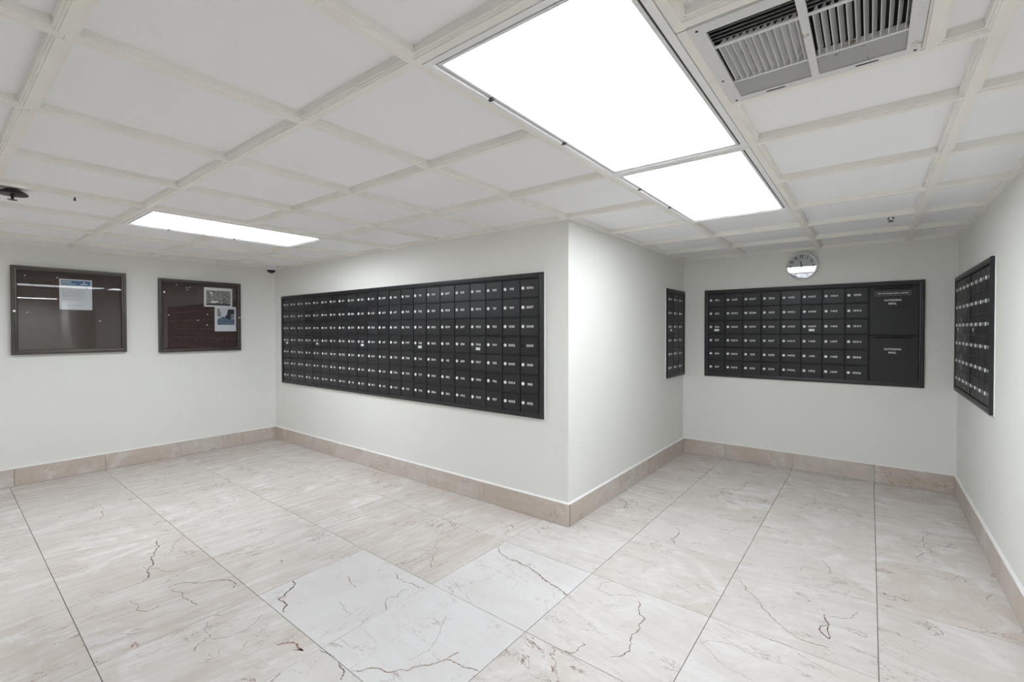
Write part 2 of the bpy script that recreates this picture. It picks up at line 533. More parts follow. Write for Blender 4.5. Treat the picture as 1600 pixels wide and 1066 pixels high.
# ---- the strongest veins of the stone, each lying in its tile
VEINS = [
 (0.0045,1,[(-1.786,2.15),(-1.71,2.092),(-1.621,2.07),(-1.551,2.072),(-1.5,2.071),(-1.443,2.049),(-1.374,2.03),(-1.31,2.004),(-1.251,1.993),(-1.176,1.963)]),
 (0.0055,1,[(-2.391,1.198),(-2.328,1.16),(-2.286,1.097),(-2.283,1.065),(-2.25,1.073),(-2.203,1.071),(-2.157,1.034)]),
 (0.0028,1,[(-2.028,1.571),(-1.978,1.548),(-1.908,1.548),(-1.855,1.56),(-1.79,1.57)]),
 (0.002,1,[(-1.786,1.333),(-1.847,1.372),(-1.868,1.402),(-1.836,1.437),(-1.865,1.49),(-1.841,1.509)]),
 (0.003,2,[(-2.147,1.995),(-2.098,1.929),(-2.007,1.826),(-1.907,1.729)]),
 (0.003,2,[(-1.579,1.013),(-1.544,1.044),(-1.508,1.085),(-1.447,1.107),(-1.408,1.146),(-1.385,1.2),(-1.347,1.243),(-1.333,1.296),(-1.318,1.343)]),
 (0.003,2,[(-1.367,1.261),(-1.316,1.292),(-1.249,1.293),(-1.186,1.315)]),
 (0.0012,0,[(-1.457,1.174),(-1.44,1.222),(-1.426,1.269),(-1.454,1.342),(-1.499,1.409),(-1.544,1.486)]),
 (0.0014,2,[(-1.747,1.726),(-1.656,1.68),(-1.51,1.632)]),
 (0.003,2,[(-2.205,1.403),(-2.131,1.37),(-2.066,1.363)]),
 (0.0012,0,[(-2.033,1.24),(-1.927,1.212),(-1.884,1.223)]),
 (0.007,2,[(-1.955,0.906),(-1.934,0.941),(-1.886,0.959),(-1.831,0.956),(-1.873,0.932)]),
 (0.0035,1,[(-1.659,1.01),(-1.621,0.997),(-1.564,0.962)]),
 (0.003,1,[(-1.784,1.001),(-1.749,1.01),(-1.717,1.008)]),
 (0.0035,1,[(-1.783,0.839),(-1.773,0.816),(-1.768,0.795)]),
 (0.0028,2,[(-0.54,2.645),(-0.492,2.552),(-0.436,2.515),(-0.368,2.419),(-0.309,2.351),(-0.257,2.308),(-0.193,2.289),(-0.126,2.303)]),
 (0.003,2,[(-1.083,2.095),(-1.094,2.172),(-1.062,2.22)]),
 (0.002,0,[(-1.078,2.099),(-1.015,2.093),(-0.957,2.138),(-0.902,2.159)]),
 (0.0032,1,[(-0.888,2.139),(-0.852,2.068),(-0.801,2.015),(-0.792,1.935),(-0.805,1.874),(-0.783,1.823),(-0.78,1.742),(-0.823,1.7)]),
 (0.0015,2,[(-1.0,1.774),(-0.953,1.8),(-0.883,1.823)]),
 (0.003,1,[(-0.982,1.612),(-0.943,1.634),(-0.933,1.697),(-0.948,1.704)]),
 (0.0035,1,[(-0.155,2.56),(-0.141,2.481),(-0.168,2.418),(-0.126,2.37)]),
 (0.0014,0,[(-0.561,2.033),(-0.5,1.968),(-0.433,1.917),(-0.382,1.924),(-0.337,1.909)]),
 (0.0014,2,[(-0.556,1.998),(-0.451,2.079),(-0.356,2.062),(-0.263,2.073),(-0.276,2.141)]),
 (0.003,1,[(-1.546,3.314),(-1.489,3.332),(-1.424,3.179)]),
 (0.0025,0,[(-1.276,3.18),(-1.286,3.346),(-1.26,3.427)]),
 (0.0035,1,[(-1.012,3.09),(-0.971,3.037),(-0.985,2.893),(-0.941,2.851)]),
 (0.003,0,[(-0.839,4.429),(-0.823,4.244),(-0.876,4.056)]),
 (0.003,0,[(-0.311,4.491),(-0.33,4.305),(-0.327,4.177),(-0.394,3.974)]),
 (0.003,2,[(-1.049,3.958),(-0.942,3.832),(-0.852,3.711)]),
 (0.0018,0,[(-1.141,2.514),(-1.045,2.533),(-0.968,2.522),(-0.916,2.495)]),
 (0.0045,1,[(-3.569,0.94),(-3.419,0.888),(-3.275,0.809),(-3.151,0.767),(-3.008,0.706)]),
 (0.0025,1,[(-3.478,1.032),(-3.386,0.954),(-3.261,0.894)]),
 (0.0035,1,[(-2.833,0.769),(-2.843,0.804),(-2.776,0.87),(-2.722,0.942),(-2.666,0.991),(-2.592,0.998),(-2.57,0.972)]),
 (0.003,1,[(-2.809,0.773),(-2.709,0.796),(-2.619,0.8),(-2.545,0.807)]),
 (0.002,0,[(-2.36,0.786),(-2.288,0.757),(-2.213,0.754),(-2.18,0.79),(-2.157,0.858),(-2.195,0.936),(-2.22,0.962)]),
 (0.0025,1,[(-2.184,0.682),(-2.214,0.696),(-2.238,0.745)]),
 (0.002,0,[(-2.557,0.431),(-2.568,0.48),(-2.559,0.527),(-2.503,0.59)]),
 (0.0025,1,[(-2.704,0.326),(-2.687,0.368),(-2.702,0.416)]),
 (0.004,2,[(-4.719,0.82),(-4.559,0.82),(-4.233,0.763)]),
 (0.003,1,[(-2.931,1.225),(-2.917,1.275),(-2.925,1.352)]),
 (0.004,1,[(-2.78,1.464),(-2.78,1.528),(-2.768,1.559)]),
 (0.003,2,[(-2.856,0.617),(-2.728,0.616),(-2.662,0.656),(-2.696,0.702)]),
 (0.002,1,[(-3.141,0.776),(-3.082,0.805),(-3.012,0.836)]),
 (0.003,0,[(0.308,3.979),(0.271,3.863),(0.268,3.737),(0.295,3.661),(0.238,3.455)]),
 (0.002,0,[(-0.295,2.943),(-0.289,2.997),(-0.245,3.014),(-0.21,3.002)]),
 (0.003,0,[(-0.216,3.156),(-0.184,3.111),(-0.164,3.06),(-0.172,3.006)]),
 (0.0022,0,[(0.242,3.358),(0.298,3.323),(0.354,3.321),(0.382,3.403),(0.406,3.332)]),
 (0.0022,0,[(0.464,3.264),(0.488,3.256),(0.459,3.168)]),
 (0.003,1,[(-0.158,2.535),(-0.139,2.461),(-0.129,2.367),(-0.172,2.415)]),
 (0.002,0,[(-0.144,2.545),(-0.052,2.617),(-0.039,2.684)]),
 (0.003,0,[(0.214,2.713),(0.241,2.755),(0.26,2.708),(0.226,2.672)]),
 (0.0018,2,[(-0.335,2.208),(-0.245,2.202),(-0.173,2.16),(-0.117,2.146),(-0.07,2.119)]),
]

vr = random.Random(11)
bpy.context.view_layer.update()
for (w, c, pts) in VEINS:
    fine = [Vector((*p, 0)) for p in pts]
    for lev in range(3):
        nx = [fine[0]]
        for a, b in zip(fine, fine[1:]):
            d = b - a
            nrm = Vector((-d.y, d.x, 0))
            nx += [(a + b) / 2 + nrm * vr.uniform(-0.16, 0.16), b]
        fine = nx
    mid = fine[len(fine) // 2]
    i = math.floor((mid.x - X0) / PX)
    k = math.floor((mid.y - SH * (mid.x + 1.177) - Y0) / PY)
    tile = TILES.get((i, k))
    if tile is None:
        continue
    mb = MB()
    L, Rr = [], []
    n = len(fine)
    for q in range(n):
        d = (fine[min(q + 1, n - 1)] - fine[max(q - 1, 0)])
        d = d.normalized() if d.length > 1e-6 else Vector((1, 0, 0))
        nr = Vector((-d.y, d.x, 0))
        ww = w * 0.68 * (0.25 + vr.random() * 1.1) * (0.35 if q in (0, n - 1) else 1)
        L.append(fine[q] + nr * ww)
        Rr.append(fine[q] - nr * ww)
    inv = tile.matrix_world.inverted()
    vs = [inv @ Vector((p.x, p.y, 0.0004)) for p in L + Rr]
    mb.add(vs, [(a, a + 1, n + a + 1, n + a) for a in range(n - 1)])
    mb.build('vein', 'vein%d' % c, tile)

# ---- marble baseboards in single pieces with a caulked top edge
BH, BT = 0.15, 0.014
bbr = random.Random(3)
def baseboard(name, cuts, place):
    """cuts along the wall; place(a) -> (x, y) on the wall face, with unit normal n"""
    root = None
    (p0, nrm) = place
    d = Vector((-nrm[1], nrm[0]))
    pieces = list(zip(cuts, cuts[1:]))
    ax = 0 if abs(nrm[1]) > 0.5 else 1
    lo, hi = cuts[0], cuts[-1]
    def bx(a0, a1, t0, t1, z0, z1):
        mb = MB()
        if ax == 0:
            ys = sorted((p0 + nrm[1] * t0, p0 + nrm[1] * t1))
            return mb.box(a0, a1, ys[0], ys[1], z0, z1)
        xs = sorted((p0 + nrm[0] * t0, p0 + nrm[0] * t1))
        return mb.box(xs[0], xs[1], a0, a1, z0, z1)
    root = structure(bx(lo, hi, 0.0, 0.003, 0.001, BH - 0.002).build(name, 'grout'))
    for (a0, a1) in pieces:
        c = (a0 + a1) / 2
        org = (c, p0, 0) if ax == 0 else (p0, c, 0)
        mb = bx(a0 + 0.0012, a1 - 0.0012, 0.003, BT + bbr.uniform(-0.0006, 0.0006), 0.0015, BH)
        mb.v = [(v[0] - org[0], v[1] - org[1], v[2]) for v in mb.v]
        o = mb.build('baseboard_piece', 'marble_base', root, org)
        o.color = (bbr.uniform(0.05, 0.55), bbr.uniform(0.1, 0.45), bbr.uniform(0.6, 1.0), 1)
    prof = [(0.0, BH), (BT * 0.95, BH), (0.0, BH + 0.009)]
    if ax == 0:
        MB().prism([(p0 + nrm[1] * p, z) for p, z in prof], lo, hi, 'x').build('caulk_line', 'caulk', root)
    else:
        MB().prism([(p0 + nrm[0] * p, z) for p, z in prof], lo, hi, 'y').build('caulk_line', 'caulk', root)
baseboard('baseboard_left', [YF + .02, -1.95, -1.34, -.73, -.12, .482, 1.072, 1.68, 2.276, YM - 0.001], (XL, (1, 0)))
baseboard('baseboard_center', [XL + BT + .001, -5.44, -4.818, -4.2, -3.602, -2.99, -2.387, XB + BT - 0.0005], (YM, (0, -1)))
baseboard('baseboard_block', [YM + 0.001, 2.836, 3.43, 4.03, 4.62, YK - 0.001], (XB, (1, 0)))
baseboard('baseboard_back', [XB + BT + .001, -1.168, -.568, .038, XR - 0.001], (YK, (0, -1)))
baseboard('baseboard_right', [YR + .001, 2.75, 3.36, 3.97, 4.58, YK - BT - 0.001], (XR, (-1, 0)))

# ---- ceiling: coffers of stepped cream mouldings around flat white panels
GX = [-5.33, -4.71, -4.09, -3.47, -2.85, -2.225, -1.604, -1.0, -0.375, 0.243, 0.86, 1.47, 2.08, 2.69, 3.30, 3.91]
GY = [-1.59, -0.98, -0.37, 0.232, 0.850, 1.448, 2.050, 2.655, 3.283, 3.893, 4.502]
ceiling = structure(MB().box(XL, XE, YF, YK, PZ + 0.075, PZ + 0.11).build('ceiling', 'wall'))
LIGHTS = {  # fixture: x-range, y-range between mouldings, visible or not
    'a': (-1.0, -0.375, 0.850, 2.050), 'b': (-1.0, -0.375, 2.050, 3.283), 'c': (-4.09, -3.47, 0.850, 2.050),
    'd': (3.30, 3.91, 0.850, 2.050), 'e': (-4.09, -3.47, -1.59, -0.37), 'f': (0.86, 1.47, -1.59, -0.37)}  # e and f: unseen fixtures added behind the camera for overall light
def lit(x, y):
    return any(a < x < b and c < y < d for (a, b, c, d) in LIGHTS.values())
BW = 0.0125                                   # half width of the flat underside
def profile(c, z):
    s = [(BW, 0.0), (BW + 0.0012, 0.004), (BW + 0.006, 0.004), (BW + 0.0072, 0.008), (BW + 0.012, 0.008), (BW + 0.013, 0.036)]
    return [(c - a, z + h) for a, h in reversed(s)] + [(c + a, z + h) for a, h in s]
def half_profile(c, z, sgn):
    s = [(0.0, 0.0), (0.012, 0.0), (0.0132, 0.004), (0.018, 0.004), (0.0192, 0.008), (0.023, 0.008), (0.024, 0.036), (0.0, 0.036)]
    return [(c + sgn * a, z + h) for a, h in s]
# mouldings along y (continuous), then cross pieces between them
def yspans(x):
    if x < XB - 0.02:
        return (YF, YM)
    return (YF, YK) if x < XR else (YF, YR)
for x in GX:
    y0, y1 = yspans(x)
    if abs(x - XB) < 0.02:
        y1 = YM
    cuts = [y0] + [g for g in GY if y0 + 0.05 < g < y1 - 0.05 and GY.index(g) % 2 == 1] + [y1]
    for a, b in zip(cuts, cuts[1:]):
        MB().prism(profile(x, CZ), a + 0.0006, b - 0.0006, 'y').build('moulding', 'mould', ceiling)
def xcells(y):
    if y < YR - 0.02:
        return [XL] + GX + [XE]
    if y < YM - 0.02:
        return [XL] + [g for g in GX if g < XR] + [XR]
    return [XB] + [g for g in GX if XB + 0.05 < g < XR] + [XR]
for y in GY:
    for a, b in zip(xcells(y), xcells(y)[1:]):
        if lit((a + b) / 2, y):
            continue
        if abs(y - 2.655) < 0.02 and b < XB + 0.05:
            continue                           # the wall strip lies there
        if abs(y - 0.850) < 0.02 and a < -0.3 and b > 0.2 and b < 0.3:
            pass
        if abs(y - 1.448) < 0.02 and a < -0.3 and 0.2 < b < 0.3:
            continue                           # the air register takes this place
        MB().prism(profile(y, CZ - 0.0008), a + (BW if a in GX else 0), b - (BW if b in GX else 0), 'x').build('cross_moulding', 'mould', ceiling)
# strips along the walls
def strip(prof, a, b, axis):
    MB().prism(prof, a, b, axis).build('wall_strip', 'mould', ceiling)
zs = CZ - 0.0004
strip(half_profile(XL, zs, 1), YF, YM, 'y')
strip(half_profile(YM, zs, -1), XL, XB + 0.012, 'x')
strip(half_profile(XB, zs, 1), YM - 0.012, YK, 'y')
strip(half_profile(YK, zs, -1), XB, XR, 'x')
strip(half_profile(XR, zs, -1), YR, YK, 'y')
strip(half_profile(YR, zs, -1), XR, XE, 'x')
strip(half_profile(XE, zs, -1), YF, YR, 'y')
strip(half_profile(YF, zs, 1), XL, XE, 'x')
# the odd framing round the air register
VX0, VX1, VY0, VY1 = -0.362, 0.100, 1.164, 1.628
MB().prism(profile(1.648, CZ - 0.0006), -0.3625, 0.2305, 'x').build('cross_moulding', 'mould', ceiling)
MB().prism(profile(1.146, CZ - 0.0006), -0.3625, 0.2305, 'x').build('cross_moulding', 'mould', ceiling)
MB().prism(profile(0.122, CZ - 0.0003), 1.159, 1.6355, 'y').build('moulding', 'mould', ceiling)
# panels
pr = random.Random(9)
def panel(x0, x1, y0, y1):
    if x1 - x0 < 0.03 or y1 - y0 < 0.03:
        return
    MB().box(x0 + 0.012, x1 - 0.012, y0 + 0.012, y1 - 0.012, PZ + pr.uniform(-0.0008, 0.0008), PZ + 0.012).build('panel', 'panel', ceiling)
for (rx0, rx1, ry0, ry1) in ((XL, XB, YF, YM), (XB, XR, YF, YK), (XR, XE, YF, YR)):
    xs = [rx0] + [g for g in GX if rx0 + 0.02 < g < rx1 - 0.02] + [rx1]
    ys = [ry0] + [g for g in GY if ry0 + 0.02 < g < ry1 - 0.02] + [ry1]
    if rx0 == XB:
        xs[0] = XB
    if rx1 == XR:
        xs[-1] = XR
    for a, b in zip(xs, xs[1:]):
        if rx1 == XR and b == XR:
            pass
        for c, d in zip(ys, ys[1:]):
            if lit((a + b) / 2, (c + d) / 2):
                continue
            if a < -0.3 < b and 0.849 < c and d < 2.06 and rx0 == XB:    # the column with the air register
                if c < 1.0:
                    panel(a, b, c, 1.146)
                    panel(0.122, b, 1.146, 1.648)
                    panel(a, b, 1.648, 2.050)
                continue
            panel(a, b, c, d)
# ceiling joint cracks over the register
MB().box(-0.3885, -0.3605, 1.1655, 1.1675, CZ - 0.0004, CZ + 0.002).build('joint', 'seam', ceiling)

# ---- troffers
def troffer(name, label, key, group='ceiling light panels'):
    x0, x1, y0, y1 = LIGHTS[key]
    x0 += BW + 0.002; x1 -= BW + 0.002
    y0 += (BW + 0.002) if key != 'b' else 0.006
    y1 -= (BW + 0.002) if key != 'a' else 0.006
    cx, cy = (x0 + x1) / 2, (y0 + y1) / 2
    w, l = (x1 - x0) / 2, (y1 - y0) / 2
    r = thing(name, label, 'ceiling light', (cx, cy, CZ), 0, group)
    def ringz(mb, w0, l0, prof):
        k = len(mb.v)
        for (d, z) in prof:
            mb.v += [(-w0 + d, -l0 + d, z), (w0 - d, -l0 + d, z), (w0 - d, l0 - d, z), (-w0 + d, l0 - d, z)]
        n = len(prof)
        for i in range(n):
            j = (i + 1) % n
            for e in range(4):
                g = (e + 1) % 4
                mb.f.append((k + 4 * i + e, k + 4 * i + g, k + 4 * j + g, k + 4 * j + e))
        return mb
    ringz(MB(), w, l, [(0, -0.003), (0.020, -0.003), (0.024, 0.003), (0.024, 0.010), (0, 0.010)]).build('frame', 'white', r)
    ringz(MB(), w - 0.0245, l - 0.0245, [(0, 0.004), (0.004, 0.004), (0.004, 0.010), (0, 0.010)]).build('gap_line', 'seam', r)
    ringz(MB(), w - 0.029, l - 0.029, [(0, 0.001), (0.010, 0.001), (0.013, 0.005), (0.013, 0.010), (0, 0.010)]).build('lens_frame', 'whitemetal', r)
    MB().box(-w + 0.04, w - 0.04, -l + 0.04, l - 0.04, 0.0055, 0.0085).build('lens', 'lens_' + key, r)
    MB().box(-w + 0.001, w - 0.001, -l + 0.001, l - 0.001, 0.011, 0.085).build('housing', 'whitemetal', r)
    for yy in (-l * 0.55, l * 0.2):
        MB().box(-w + 0.016, -w + 0.034, yy - 0.006, yy + 0.006, -0.0045, 0.003).build('latch', 'seam', r)
    return r
troffer('ceiling_light', 'large fluorescent ceiling light with prismatic lens beside the rusty air register', 'a')
troffer('ceiling_light', 'fluorescent ceiling light in front of the clock wall, adjoining the larger one', 'b')
troffer('ceiling_light', 'fluorescent ceiling light above the bulletin boards on the left', 'c')
troffer('ceiling_light', 'ceiling light outside the picture, far to the right', 'd')
troffer('ceiling_light', 'unseen ceiling light added for overall brightness, behind on the left', 'e')
troffer('ceiling_light', 'unseen ceiling light added for overall brightness, behind on the right', 'f')

# ============================================================ mailbox banks
def seq():
    out = []
    for fl in (2, 3, 4, 5, 6, 7, 8, 9, 10, 11, 12, 14, 15, 16, 17, 18):
        for u in list(range(1, 13)) + list(range(14, 20)):
            out.append('%d%02d' % (fl, u))
    return out
SEQ = seq()[2:]                                    # the first box is 203
DOORS = {}
def door_mesh(w, h):
    key = (round(w, 4), round(h, 4))
    if key not in DOORS:
        DOORS[key] = MB().plate(0.0035, w - 0.0035, 0.0045, h - 0.0045, -0.006, -0.0145, 0.0022).mesh('door', 'door')
    return DOORS[key]
def make_lock():
    mb = MB()
    mb.lathe([(0.0122, 0.0), (0.0122, 0.003), (0.0108, 0.0045), (0.0045, 0.0049)], 14, 'y')
    return mb.mesh('lock', 'lock')
LOCK = make_lock()
SLOT = MB().box(-0.0008, 0.0008, -0.0062, -0.0050, -0.0045, 0.0045).mesh('key_slot', 'seam')
HOLE = MB().lathe([(0.0125, 0.0), (0.0125, 0.0006)], 14, 'y').mesh('empty_lock_hole', 'dark')
STICK = MB().box(0, 0.045, -0.0004, 0, 0, 0.021).mesh('paper_sticker', 'ink')
STRIPE = [MB().box(0.006, 0.039, -0.0006, -0.0004, z, z + 0.0022).mesh('printed_line', 'grey_text') for z in (0.006, 0.012)]
ZFRONT = -0.0145

def bank(name, label, loc, rz, W_, H_, inner, units, rows, start, stickers, outgoing=None, broken=(), replaced=()):
    """inner = (x0, z0, z1) of the door field; units = [(x0, x1, columns)] in local x"""
    r = thing(name, label, 'mailboxes', loc, rz)
    fx0, fz0, fz1 = inner
    MB().box(0.004, W_ - 0.004, -0.006, -0.0005, 0.004, H_ - 0.004).build('backing', 'back', r)
    MB().ring(0, W_, 0, H_, [(0.0, -0.0005), (0.0, -0.020), (0.006, -0.0235), (0.020, -0.0225), (0.022, -0.0185), (0.032, -0.0165), (0.033, -0.006)]).build('frame', 'frame', r)
    MB().ring(-0.007, W_ + 0.007, -0.007, H_ + 0.007, [(0.0, -0.0002), (0.002, -0.0045), (0.0069, -0.005), (0.0069, -0.0002)]).build('pale_edge_bead', 'caulk', r)  # stands for caulk and for a bright halo painted round the frame
    n = start
    ph = (fz1 - fz0) / rows
    for ui, (ux0, ux1, cols) in enumerate(units):
        pw = (ux1 - ux0) / cols
        for q in range(1, rows):
            z = fz0 + q * ph
            MB().plate(ux0 + 0.001, ux1 - 0.001, z - 0.0032, z + 0.0032, -0.006, -0.0165, 0.0016).build('rail', 'frame', r)
        if ui:
            MB().plate(ux0 - 0.0035, ux0 + 0.0025, fz0, fz1, -0.006, -0.0195, 0.0016).build('unit_divider', 'frame', r)
        for c in range(cols):
            for q in range(rows):
                x = ux0 + c * pw
                z = fz1 - (q + 1) * ph
                s = SEQ[n]
                d = put('door', door_mesh(pw, ph), r, (x, 0, z))
                if s in replaced:
                    d.data = d.data.copy()
                    d.data.materials[0] = M['door_new']
                    d['label'] = 'darker replacement door'
                lx, lz = 0.027, ph * 0.52
                if s in broken:
                    put('empty_lock_hole', HOLE, d, (lx, ZFRONT, lz))
                else:
                    lo = put('lock', LOCK, d, (lx, ZFRONT, lz))
                    lo.rotation_euler = (0, (hash_(s) % 7 - 3) * 0.25, 0)
                mb, w = number_mesh(s, 0.018)
                me = mb.mesh('number', 'ink')
                cxn = 0.088
                put('number', me, d, (cxn - w / 2, ZFRONT - 0.0003, lz))
                if (ui, c, q) in stickers:
                    st = put('paper_sticker', STICK, d, (0.062, ZFRONT - 0.0001, lz - 0.044))
                n += 1
    if outgoing:
        ox0, ox1, zm = outgoing
        k = 0
        for (z0, z1) in ((zm, fz1), (fz0, zm)):
            p = MB().plate(ox0 + 0.003, ox1 - 0.002, z0 + 0.003, z1 - 0.003, -0.006, -0.0145, 0.0022).build('outgoing_mail_panel', 'door', r)
            p['label'] = ('black outgoing mail panel with a returned mail plate', 'plain black outgoing mail panel')[k]
            sx0, sx1 = ox0 + 0.032, ox0 + 0.286
            sz = z1 - (0.021, 0.020)[k]
            MB().plate(sx0, sx1, sz - 0.0055, sz + 0.0055, -0.0146, -0.0152, 0.0002).build('mail_slot', 'dark', p)
            MB().plate(sx0, sx1, sz + 0.0055, sz + 0.011, -0.0145, -0.021, 0.002).build('slot_hood', 'frame', p)
            cxm = ox0 + 0.156
            dz = (0.121, 0.118)[k]
            words('OUTGOING', 0.0165, 0.112).build('lettering', 'ink', p, (cxm, ZFRONT - 0.0004, z1 - dz))
            words('MAIL', 0.0165, 0.053).build('lettering', 'ink', p, (cxm, ZFRONT - 0.0004, z1 - dz - 0.029))
            if k == 0:
                lx0, lx1, lz0, lz1 = ox0 + 0.040, ox0 + 0.272, z1 - 0.082, z1 - 0.045
                MB().box(lx0, lx1, ZFRONT - 0.0012, ZFRONT, lz0, lz1).build('sign_plate', 'back', p)
                MB().ring(lx0, lx1, lz0, lz1, [(0, ZFRONT - 0.0012), (0, ZFRONT - 0.002), (0.002, ZFRONT - 0.002), (0.002, ZFRONT - 0.0012)]).build('sign_border', 'grey_text', p)
                words('FOR RETURNED MAIL & NOTES', 0.0135, 0.205).build('lettering', 'ink', p, ((lx0 + lx1) / 2, ZFRONT - 0.0016, (lz0 + lz1) / 2))
            k += 1
        zz = zm
    return r

def hash_(s):
    v = 7
    for ch in s:
        v = (v * 31 + ord(ch)) % 10007
    return v

X = lambda x: x + 5.53
bank('mailbox_bank', 'longest black mailbox bank, on the wide wall between the bulletin boards and the corner',
     (-5.53, YM, 0.70), 0, 5.53 - 1.785, 1.022, (X(-5.485), 0.028, 0.985),
     [(X(-5.485), X(-4.82), 4), (X(-4.82), X(-3.992), 5), (X(-3.992), X(-3.15), 5), (X(-3.15), X(-2.477), 4), (X(-2.477), X(-1.822), 4)],
     7, 0, {(u, 0, 3) for u in range(5)}, broken=('1009',), replaced=('611', '409', '410', '417', '310', '307'))
bank('mailbox_bank', 'narrow black mailbox bank with three columns on the side of the corner',
     (XB, 4.52, 0.84), PI / 2, 0.535, 0.89, (0.032, 0.029, 0.852), [(0.032, 0.503, 3)], 6, 154, {(0, 0, 2)})
B3 = lambda x: x + 1.370
bank('mailbox_bank', 'black mailbox bank with outgoing mail panels, on the wall below the clock',
     (-1.370, YK, 0.84), 0, 1.722, 0.89, (B3(-1.335), 0.028, 0.851),
     [(B3(-1.335), B3(-0.511), 5), (B3(-0.511), B3(-0.010), 3)], 6, 172, {(0, 0, 2), (1, 0, 2)},
     outgoing=(B3(-0.006), B3(0.319), 0.432))
bank('mailbox_bank', 'black mailbox bank seen edge-on on the right-hand wall',
     (XR, 5.052, 0.838), -PI / 2, 1.372, 0.893, (0.034, 0.035, 0.853),
     [(0.034, 0.686, 4), (0.692, 1.340, 4)], 6, 220, {(0, 0, 2), (1, 0, 2)})

# ============================================================ bulletin boards
def board(label, y0, y1, z0, z1, lock_side):
    w, h = y1 - y0, z1 - z0
    r = thing('bulletin_board', label, 'bulletin board', (XL, y0, z0), PI / 2, 'glass-fronted bulletin boards')
    MB().box(0.012, w - 0.012, -0.012, -0.0005, 0.012, h - 0.012).build('felt_backing', 'felt', r)
    MB().ring(0, w, 0, h, [(0, -0.0005), (0, -0.042), (0.004, -0.046), (0.018, -0.046), (0.021, -0.042), (0.034, -0.040), (0.036, -0.034), (0.036, -0.012)]).build('frame', 'bronze', r)
    MB().ring(0.036, w - 0.036, 0.036, h - 0.036, [(0, -0.0335), (0, -0.0375), (0.003, -0.0375), (0.003, -0.0335)]).build('glazing_bead', 'darkmetal', r)
    MB().box(0.036, w - 0.036, -0.0345, -0.0320, 0.036, h - 0.036).build('glass_pane', 'glass', r)
    lx = 0.018 if lock_side < 0 else w - 0.018
    MB().lathe([(0.010, 0), (0.010, 0.004), (0.007, 0.006)], 16, 'y', (lx, -0.046, h * 0.49)).build('lock', 'chrome', r)
    MB().ring(-0.005, w + 0.005, -0.005, h + 0.005, [(0, -0.0003), (0.001, -0.003), (0.0049, -0.003), (0.0049, -0.0003)]).build('pale_edge_bead', 'caulk', r)
    return r
board('larger-looking glass-fronted bulletin board holding one blue-headed notice, at far left', 0.475, 1.236, 1.115, 1.874, -1)
board('glass-fronted bulletin board with two pinned photographs, nearer the mailboxes', 1.494, 2.262, 1.095, 1.853, 1)

def on_board(y, z, n=0.0125):
    return (XL + n, y, z)
# notice
nt = thing('paper_notice', 'white notice with a blue heading pinned inside the left bulletin board', 'notice', on_board(0.772, 1.510), PI / 2)
MB().box(0, 0.220, -0.0006, 0, 0, 0.276).build('sheet', 'paper', nt)
MB().box(0.014, 0.208, -0.0009, -0.0006, 0.222, 0.264).build('blue_heading', 'blue', nt)
for i, (a, b, z) in enumerate([(0.018, 0.080, 0.255), (0.018, 0.078, 0.245), (0.018, 0.112, 0.234)]):
    MB().box(a, b, -0.0011, -0.0009, z - 0.0022, z + 0.0022).build('printed_line', 'ink', nt)
MB().box(0.140, 0.192, -0.0011, -0.0009, 0.231, 0.238).build('printed_line', 'ink', nt)
MB().add([(0.157, -0.0011, 0.243), (0.176, -0.0011, 0.243), (0.170, -0.0011, 0.255), (0.160, -0.0011, 0.252)], [(0, 1, 2, 3)]).build('emblem', 'ink', nt)
MB().lathe([(0.009, 0), (0.009, 0.0003)], 14, 'y', (0.181, -0.0006, 0.199)).build('emblem', 'grey_text', nt)
tr = random.Random(4)
for i, (z, a, b) in enumerate([(0.181, .02, .085), (0.177, .108, .155), (0.163, .02, .185), (0.152, .02, .17), (0.141, .02, .15), (0.130, .02, .18), (0.119, .02, .16), (0.107, .02, .185), (0.096, .02, .15), (0.085, .02, .165), (0.063, .02, .07), (0.058, .118, .165), (0.040, .02, .16)]):
    MB().box(a, b, -0.0008, -0.0006, z - 0.0012, z + 0.0012).build('printed_line', 'grey_text', nt)
# photographs
def bw_photo():
    m, t, b = new_mat('print_black_white_view')
    v = objcoord(t)
    mp = N(t, 'ShaderNodeMapping')
    mp.inputs['Scale'].default_value = (1.0, 1.0, 1.7)
    mp.inputs['Rotation'].default_value = (0, 0.25, 0)
    t.links.new(v, mp.inputs['Vector'])
    n = noise(t, mp.outputs[0], 46, 6, 0.75, 0.8)
    t.links.new(ramp(t, n, [(0.36, (0.015, 0.015, 0.016)), (0.47, (0.10, 0.10, 0.10)), (0.54, (0.34, 0.33, 0.31)), (0.66, (0.8, 0.8, 0.78))]), b.inputs['Base Color'])
    b.inputs['Roughness'].default_value = 0.4
    return m
M['bw'] = bw_photo()
M['sky_print'] = plain('print_pale_sky', (0.72, 0.75, 0.80), 0.4, var=0.03)
M['road_print'] = plain('print_road_blue', (0.12, 0.17, 0.26), 0.4, var=0.25, scale=40)
M['tree_print'] = plain('print_dark_tree', (0.025, 0.027, 0.03), 0.4, var=0.5, scale=60)
M['house_print'] = plain('print_mottled_house', (0.33, 0.32, 0.29), 0.4, var=0.7, scale=70)
ph = thing('photo_print', 'black and white landscape photograph, the upper print in the bulletin board', 'photograph', on_board(1.904, 1.580), PI / 2)
MB().box(0, 0.280, -0.0006, 0, 0, 0.212).build('sheet', 'ink', ph)
MB().box(0.019, 0.262, -0.0008, -0.0006, 0.018, 0.180).build('picture', 'bw', ph)
MB().add([(.055, -.0009, .160), (.068, -.0009, .168), (.085, -.0009, .140), (.074, -.0009, .132)], [(0, 1, 2, 3)]).build('printed_patch', 'ink', ph)
